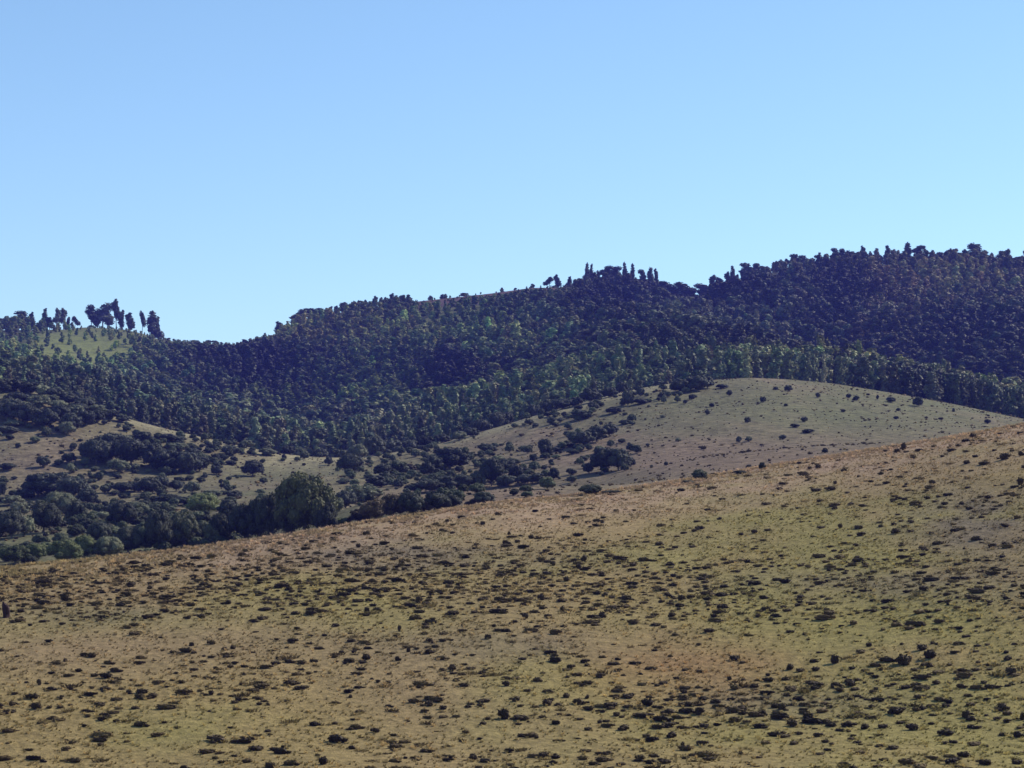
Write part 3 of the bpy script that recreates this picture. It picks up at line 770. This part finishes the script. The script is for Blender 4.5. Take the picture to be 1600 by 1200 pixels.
for q, it in zip(VAL, items):
    lab = it['label'] or OWN[(q[0], q[1])]
    pair = BIG2 if q[2] >= 36 and q[1] > 800 else RND[int(RNG.integers(0, 5))]
    place_valley(*q, lab, pair)
place_valley(475, 838, 108, 112, D, 'biggest dark tree, broad crowned, rising behind the brow of the near slope', BIG)

# undergrowth between them and small tufts over the pastures
vx, vr = [], []
for (cx, cy, sx, sy, m) in [(90, 640, 70, 20, 200), (230, 712, 90, 22, 170), (100, 790, 80, 30, 170), (270, 790, 80, 36, 170), (150, 850, 110, 18, 110), (620, 745, 60, 22, 120), (740, 735, 60, 22, 120),
                           (600, 705, 130, 6, 90), (880, 645, 70, 12, 60), (900, 700, 40, 20, 50), (330, 830, 60, 20, 70), (350, 700, 60, 14, 60), (1000, 615, 50, 8, 50)]:
    vx += list(RNG.normal(cx, sx, m)); vr += list(RNG.normal(cy, sy, m))
U = []
for a_, b_ in zip(vx, vr):
    if a_ < -40 or a_ > 1640 or b_ < float(lut(C4, a_)) or b_ > float(lut(C1, a_)) + 4: continue
    U.append(cast(a_, b_, float(lut(YC1, a_)) + 50, 1300))
U = np.array(U); n = len(U)
uw = RNG.uniform(.10, .42, n) * 10
gn_scatter('undergrowth', [joined('under', p) for p in RND[:3]], U - np.array([0, 0, .15]), np.stack([0 * uw, 0 * uw, RNG.uniform(0, 6.28, n)], 1),
           np.stack([uw / 10, uw / 10, uw / 8.2 * RNG.uniform(.5, .9, n)], 1), RNG.integers(0, 3, n),
           np.array([.9, .95, .85]) * RNG.uniform(.6, 1.8, (n, 1)), 'low undergrowth between the trees and bushes of the valley')

def in_view(x, y, m=60):
    p = px_of(x, y); return (p > -m) & (p < 1600 + m)
# pasture tufts
n = 17500
y = np.sqrt(RNG.uniform(440 ** 2, 1130 ** 2, n)); x = (RNG.uniform(-300, 1900, n) - 800) / F * y
z = height(x, y); cl = fbm(x / 30, y / 40, 81, 3)
keep = (y < lut(YC4, px_of(x, y)) + 30) & (cl > RNG.uniform(-.8, .5, n))
x, y, z = x[keep], y[keep], z[keep]; n = len(x)
s = RNG.gamma(1.6, .26, n) + .35
light = RNG.uniform(size=n) < .30
tc = np.where(light[:, None], np.array([4.4, 4.3, 3.8]), np.array([1.7, 1.7, 1.7])) * RNG.uniform(.6, 1.3, (n, 1))
gn_scatter('pasture_tufts', SHR, np.stack([x, y, z], 1), np.stack([0 * x, 0 * x, RNG.uniform(0, 6.28, n)], 1), np.stack([s * 1.3, s, s * .9], 1),
           RNG.integers(0, 5, n), tc, 'small tufts and bushlets speckling the pasture of the dome and valley')

# ------------------------------------------------------------------ near slope: shrubs (px, base row, width, height)
FG = [
 (1412,704,12,15),(1402,708,13,8),(1434,706,18,6),(1520,684,16,9),(1278,732,12,8),(1265,734,10,6),(1510,726,16,8),(1535,727,24,6),(1568,719,24,13),(1595,712,14,10),(1377,742,14,6),(1458,757,14,9),(1275,768,22,7),(1300,767,22,8),
 (1305,757,8,7),(1383,757,16,6),(1594,758,16,14),(1450,781,14,6),(1466,778,12,4),(1413,783,13,5),(1395,785,12,4),(1330,789,16,6),(1305,797,13,7),(1503,790,12,7),(1515,797,17,6),(1400,834,21,11),(1313,826,11,9),(1337,854,15,6),
 (1447,861,16,5),(1465,861,16,5),(1408,817,14,4),(1425,817,14,5),
 (1412,1038,36,20),(1440,1019,22,12),(1453,1032,30,17),(1457,1010,12,6),(1304,1040,18,17),(1274,1048,20,8),(1235,1048,16,12),(1358,1013,13,8),(1409,1008,11,5),(1385,1031,10,6),(1579,1054,23,14),(1575,1036,20,10),(1277,1076,23,10),
 (1307,1074,22,9),(1330,1072,24,12),(1255,1085,16,8),(1463,1070,22,9),(1400,1117,32,15),(1510,1122,18,14),(1566,1114,27,15),(1597,1128,12,16),(1428,1144,27,13),(1380,1139,22,9),(1300,1138,24,10),(1325,1139,20,12),(1352,1140,20,11),
 (1240,1139,22,13),(1250,1148,18,6),(1276,1153,21,8),(1222,1112,18,13),(1262,1124,22,11),(1540,1195,29,11),(1590,1196,24,9),(1590,1156,24,13),(1490,1163,20,6),(1395,1171,24,8),(1340,1163,22,5),(1375,1168,20,6),(1362,1107,18,8),(1441,1109,20,9),
 (789,1128,24,20),(815,1128,42,10),(792,1076,16,10),(807,1096,17,11),(757,1097,32,7),(732,1108,18,5),(855,1104,24,13),(885,1093,17,9),(872,1107,15,7),(903,1104,29,12),(918,1095,9,9),(955,1107,32,10),(982,1107,17,7),(980,1095,25,9),
 (1012,1106,30,14),(1000,1122,46,8),(963,1123,15,9),(1045,1116,30,12),(1075,1105,20,9),(1091,1118,20,15),(975,1143,27,12),(919,1143,17,7),(937,1132,10,7),(1010,1155,17,8),(1050,1156,24,13),(1067,1166,9,8),(815,1153,20,7),
 (838,1154,12,6),(755,1134,17,6),(740,1190,21,13),(757,1194,24,8),(848,1184,25,12),(868,1184,13,8),(1000,1187,25,10),(1042,1195,26,9),(863,1196,10,9),(709,962,32,8),(741,960,19,6),(822,969,14,11),(805,942,16,9),(783,940,24,7),
 (847,938,15,12),(878,942,26,7),(885,909,14,10),(879,957,14,11),(848,954,12,6),(940,966,18,13),(946,933,14,9),(978,937,22,9),(1063,939,15,12),(1049,947,16,6),(1050,964,17,9),(1025,979,25,6),(772,980,12,6),(762,999,15,9),
 (890,1045,19,8),(917,1043,14,6),(936,1060,21,9),(886,1060,10,5),(1108,989,29,8),(818,1033,18,5),(707,1048,17,10),(735,1046,22,5),(712,1067,16,6),(653,943,14,14),(573,958,13,11),(624,988,9,13),(525,980,19,7),(455,1005,24,9),
 (548,1005,22,7),(534,1022,14,6),(553,1020,12,6),(546,1036,28,8),(573,1034,20,12),(621,1034,14,10),(670,1022,22,10),(670,1003,20,8),(692,1003,20,6),(638,1021,9,9),(690,1050,18,7),(705,1049,16,10),(452,1036,26,8),(558,1057,30,6),
 (560,1076,24,5),(590,1069,10,6),(606,1069,18,6),(548,1093,9,7),(672,1104,18,10),(418,955,24,7),(416,938,16,7),(452,923,17,8),(500,927,11,9),(568,919,12,10),(583,911,12,8),(590,926,30,8),(627,883,14,10),(576,883,19,8),
 (560,856,12,8),(573,836,17,8),(699,816,9,6),(754,821,12,7),(795,836,8,7),(790,851,18,8),(525,1162,43,17),(550,1173,20,8),(505,1198,22,16),(400,1174,36,10),(428,1174,24,7),(340,1160,40,13),(380,1157,12,6),(418,1147,16,6),
 (423,1200,26,11),(588,1148,20,9),(548,1142,18,6),(692,1108,16,8),(373,1097,15,10),(406,1097,18,6),(405,1074,18,8),(418,1106,10,6),(330,1088,13,10),(218,1092,22,10),(238,1093,26,11),(57,1108,24,13),(77,1109,13,6),(94,1111,17,6),
 (18,1106,15,11),(155,1104,24,9),(80,1081,24,8),(62,1073,10,12),(44,1093,12,8),(111,1080,13,7),(165,1080,26,6),(148,1058,17,7),(102,1036,10,7),(209,995,28,8),(299,1011,12,8),(332,1007,18,8),(350,1018,16,7),(364,1015,14,8),
 (270,1023,17,6),(316,967,18,9),(295,969,10,8),(32,957,18,9),(20,975,14,6),(101,940,22,17),(205,916,22,10),(200,934,16,10),(183,900,17,7),(235,922,12,8),(150,912,9,8),(83,893,15,8),(75,910,15,7),(28,921,13,7),(59,921,10,8),
 (8,907,12,8),(215,888,11,7),(230,893,13,7),(320,915,22,7),(375,918,12,8),(357,946,16,9),(210,1112,20,6),(337,1048,14,7),(1160,1040,14,6),(1180,1075,20,8),(1200,1060,12,6),(1140,1066,10,8),(1120,1100,24,9),(1160,1110,24,10),
 (1190,1120,22,12),(1150,1128,22,10),(1100,1140,20,9),(1070,1085,16,8),(1180,835,14,8),(1125,812,12,6),(1090,830,12,6),(930,823,14,6),(1158,838,12,6),(1085,832,14,6),(830,842,14,8),(808,848,12,6),(913,877,14,13),(905,890,12,10),(865,884,12,9)]
MARK_F = [(1412, 1038, 'the big lower-right shrub'), (789, 1128, 'the pyramid-shaped shrub'), (525, 1162, 'the wide bottom-centre shrub'), (653, 943, 'the blackest round shrub'), (10, 965, 'the upright brown stump'),
          (238, 1093, 'the ragged lower-left double shrub'), (1400, 834, 'the mound-shaped upper-right shrub'), (1412, 704, 'the upright shrub on the brow'), (1304, 1040, 'the peaked right-hand shrub'),
          (1050, 1156, 'the peaked bottom shrub'), (1063, 939, 'the pointed mid-slope shrub'), (1566, 1114, 'the large right-edge shrub'), (400, 1174, 'the long bottom-left shrub'), (209, 995, 'the flat shrub on the bare patch'),
          (1091, 1118, 'the slanting shrub in the lower band'), (573, 1034, 'the grey-edged mid shrub'), (913, 877, 'the bluish upper shrub')]
OWNF = {(238, 1093): 'ragged double shrub at lower left, black and low', (1412, 1038): 'big dark ragged shrub at lower right, largest of three together', (789, 1128): 'pyramid-shaped black shrub low on the slope', (525, 1162): 'wide flat-based black shrub near the bottom centre',
        (653, 943): 'blackest small round shrub in mid slope on its own', (1400, 834): 'dark mound-shaped shrub high on the right slope', (1412, 704): 'dark upright shrub standing on the brow at right',
        (1304, 1040): 'peaked dark shrub with a tail leading left, right half', (1050, 1156): 'peaked dark shrub near the bottom, wide flat foot', (1063, 939): 'pointed dark shrub in the tufted mid-slope band',
        (1566, 1114): 'large dark slanting shrub near the right edge', (400, 1174): 'long low black shrub near the bottom left', (209, 995): 'flat dark shrub alone on the bare patch at left',
        (1091, 1118): 'slanting dark shrub in the lower band of tufts', (573, 1034): 'dark shrub with a grey edge at the end of a row', (913, 877): 'bluish dark shrub on the upper middle slope'}
items = []
for (a_, b_, w_, h_) in FG:
    look = 'dark ' + ('tiny' if w_ < 12 else 'small' if w_ < 18 else 'mid-sized' if w_ < 26 else 'large') + (' flat' if h_ < .4 * w_ else ' domed' if h_ < .8 * w_ else ' upright') + ' shrub'
    items.append(dict(px=a_, row=b_, look=look))
relative_labels(items, MARK_F, 'one')
for (a_, b_, w_, h_), it in zip(FG, items):
    x, y, zz = cast(a_, min(b_, 1215), 150, 460)
    wm, hm = w_ / F * y, h_ / F * y
    o = bpy.data.objects.new('shrub', SHR[int(RNG.integers(0, 5))]); COL.objects.link(o)
    o.location = (x, y, zz - .02); o.rotation_euler = (0, 0, RNG.uniform(-.5, .5) + (math.pi if RNG.uniform() < .5 else 0))
    o.scale = (wm / .98, wm / .98 * .8, hm / .50 * .95)
    o['label'] = it['label'] or OWNF[(a_, b_)]; o['category'] = 'shrub'; o['group'] = 'dark shrubs on the near grassy slope'
    o['tint'] = [1., .95, .9]

# stump at the left edge: broken slanting top, root flare
x, y, zz = cast(10, 965, 150, 460)
m_st, nn_, ll_, bb_ = new_mat('charred_wood')
t_ = nn_.new('ShaderNodeTexNoise'); t_.inputs['Scale'].default_value = 9
r_ = nn_.new('ShaderNodeValToRGB'); r_.color_ramp.elements[0].color = (.010, .004, .003, 1); r_.color_ramp.elements[1].color = (.05, .018, .010, 1)
ll_.new(t_.outputs[0], r_.inputs[0]); ll_.new(r_.outputs[0], bb_.inputs['Base Color']); bb_.inputs['Roughness'].default_value = .95
co, fa = [], []
rings = [(-.1, .36), (.05, .30), (.25, .27), (.6, .30), (.9, .31), (1.12, .26)]
nr_ = 14
for i, (hz, rr) in enumerate(rings):
    for k in range(nr_):
        an = 2 * math.pi * k / nr_
        rad = rr * (1 + .10 * math.sin(3 * an + i) + .05 * math.sin(7 * an))
        top = (-.24 * math.cos(an) + .05 * math.sin(5 * an)) * (hz / 1.12) ** 3 if hz > 0 else 0
        co.append((math.cos(an) * rad - .03 * hz, math.sin(an) * rad, hz + top))
for i in range(len(rings) - 1):
    for k in range(nr_):
        a0, a1 = i * nr_ + k, i * nr_ + (k + 1) % nr_
        fa.append([a0, a1, a1 + nr_, a0 + nr_])
co.append((0, 0, 1.05)); cidx = len(co) - 1
for k in range(nr_): fa.append([(len(rings) - 1) * nr_ + k, (len(rings) - 1) * nr_ + (k + 1) % nr_, cidx])
stm = mesh_from('tree_stump', co, fa, [0] * len(fa), m_st)
o = bpy.data.objects.new('tree_stump', stm); COL.objects.link(o); o.location = (x, y, zz)
hs = 22 / F * y / 1.2; o.scale = (hs * 1.05, hs * 1.05, hs)
o['label'] = 'upright dark reddish brown stump with slanting top at the left edge of the slope'; o['category'] = 'stump'

# ------------------------------------------------------------------ dark tussocks, dense in bands, shade painted into their tone
def density(px, row, x, y):
    d = .10 + .14 * sstep(940, 1060, row)
    c1 = lut(C1, px)
    d = d + 1.0 * np.exp(-.5 * ((row - np.interp(px, [0, 300, 600, 900, 1200, 1600], [912, 918, 912, 920, 932, 938])) / np.interp(px, [0, 900, 1600], [26, 36, 38])) ** 2) * (row > c1 + 12)
    d = d + 1.0 * blob(px, row, 1260, 1095, 260, 32) + .5 * blob(px, row, 1100, 1105, 260, 14) + .45 * blob(px, row, 1480, 1060, 120, 24) + .25 * blob(px, row, 1500, 790, 110, 50)
    d = d + .9 * blob(px, row, 160, 960, 90, 7) + .3 * blob(px, row, 500, 1040, 250, 30) + .25 * blob(px, row, 150, 1100, 200, 22) + .3 * blob(px, row, 850, 1190, 300, 10)
    d = d * (1 - .85 * blob(px, row, 1100, 1035, 120, 28)) * (1 - .6 * blob(px, row, 180, 1010, 200, 20))
    d = 1.25 * d * np.clip(.8 + 1.0 * fbm(x / 5., y / 9., 91, 3), .05, 2)
    return d
gx = []
yy_ = 165.0
while yy_ < 412:
    hx = 1500 / F * yy_
    xs_ = np.arange(-hx, hx, 1.12)
    gx.append(np.stack([xs_ + RNG.uniform(-.5, .5, len(xs_)), yy_ + RNG.uniform(-.95, .95, len(xs_))], 1)); yy_ += 1.9
gx = np.concatenate(gx); x, y = gx[:, 0], gx[:, 1]; n = len(x)
z = height(x, y); px = px_of(x, y); row = row_of(y, z)
keep = (RNG.uniform(size=n) < density(px, row, x, y) * 1.0) & (y < lut(YC1, px) + 5)
x, y, z, px, row = x[keep], y[keep], z[keep], px[keep], row[keep]; n = len(x)
s = np.clip(RNG.gamma(4.0, .12, n) + .12, .15, 1.3)
tk = RNG.choice([0, 1, 2, 3, 4, 5, 6, 7], n, p=[.16, .16, .16, .16, .15, .07, .07, .07])
tt = np.array([1.0, .95, .85]) * RNG.uniform(.5, 2.0, (n, 1)) ** 1.25
gtn = ground_color(x, y, z) * RNG.uniform(.25, .75, (n, 1))
tt = np.where((tk > 4)[:, None], gtn, tt)
gn_scatter('dark_tussocks', SHR + DTF, np.stack([x, y, z - .02], 1), np.stack([0 * x, 0 * x, RNG.uniform(-.6, .6, n)], 1), np.stack([s * RNG.uniform(1.2, 2.4, n), s, s * np.where(tk > 4, .65, .98)], 1),
           tk, tt, 'countless small dark tussocks in bands across the near grassy slope')

tus = (x.copy(), y.copy(), s.copy())
# ------------------------------------------------------------------ grass on the near slope
n = 157000
y = np.sqrt(RNG.uniform(165 ** 2, 425 ** 2, n)); x = (RNG.uniform(-700, 2300, n) - 800) / F * y
z = height(x, y); px = px_of(x, y)
cl = fbm(x / 3., y / 4., 95, 3)
keep = (cl + .55 > RNG.uniform(size=n) * 1.1) & (y < lut(YC1, px) + 12)
# pale straw round each dark tussock paints the sunlit highlights at its edge
a_ = RNG.uniform(0, 6.28, 2 * len(tus[0])); d_ = np.repeat(tus[2], 2) * RNG.uniform(.6, 1.3, len(a_))
xe = np.repeat(tus[0], 2) + np.cos(a_) * d_; ye = np.repeat(tus[1], 2) + np.sin(a_) * d_ * 1.5
x = np.concatenate([x[keep], xe]); y = np.concatenate([y[keep], ye]); fringe = np.concatenate([np.zeros(int(keep.sum()), bool), RNG.uniform(size=len(xe)) < .4])
z = height(x, y); px = px_of(x, y); n = len(x)
tc = ground_color(x, y, z) * RNG.uniform(1.05, 1.5, (n, 1)) * np.array([.97, 1.0, 1.0])
pale = (RNG.uniform(size=n) < .09) | fringe
tc = np.where(pale[:, None], tc * np.array([1.7, 1.6, 1.6]), tc)
s = RNG.uniform(.10, .27, n) * np.where(pale, 1.3, 1) * (1 + .9 * sstep(40, 0, lut(YC1, px) - y))
gn_scatter('grass', TUF, np.stack([x, y, z], 1), np.stack([0 * x, 0 * x, RNG.uniform(0, 6.28, n)], 1), np.stack([s * 1.7, s * 1.7, s], 1),
           RNG.integers(0, 4, n), tc, 'dry olive and straw grass covering the near slope')

# ------------------------------------------------------------------ haze
zmin = float(ZZ.min()) - 1.0; zmax = float(ZZ.max()) + 45
bm = bmesh.new(); bmesh.ops.create_cube(bm, size=1)
me = bpy.data.meshes.new('haze'); bm.to_mesh(me); bm.free()
hz = bpy.data.objects.new('haze', me); COL.objects.link(hz)
hz.scale = (16000, 7600, zmax - zmin); hz.location = (0, 3250, (zmin + zmax) / 2)
hm = bpy.data.materials.new('haze'); hm.use_nodes = True
hn = hm.node_tree.nodes; hn.remove(hn['Principled BSDF'])
pv = hn.new('ShaderNodeVolumePrincipled')
pv.inputs['Color'].default_value = (.18, .20, 1.0, 1)
pv.inputs['Density'].default_value = 6.5e-5
hm.node_tree.links.new(pv.outputs[0], hn['Material Output'].inputs['Volume'])
me.materials.append(hm)
hz['kind'] = 'stuff'; hz['label'] = 'thin blue haze between the viewer and the far hills'
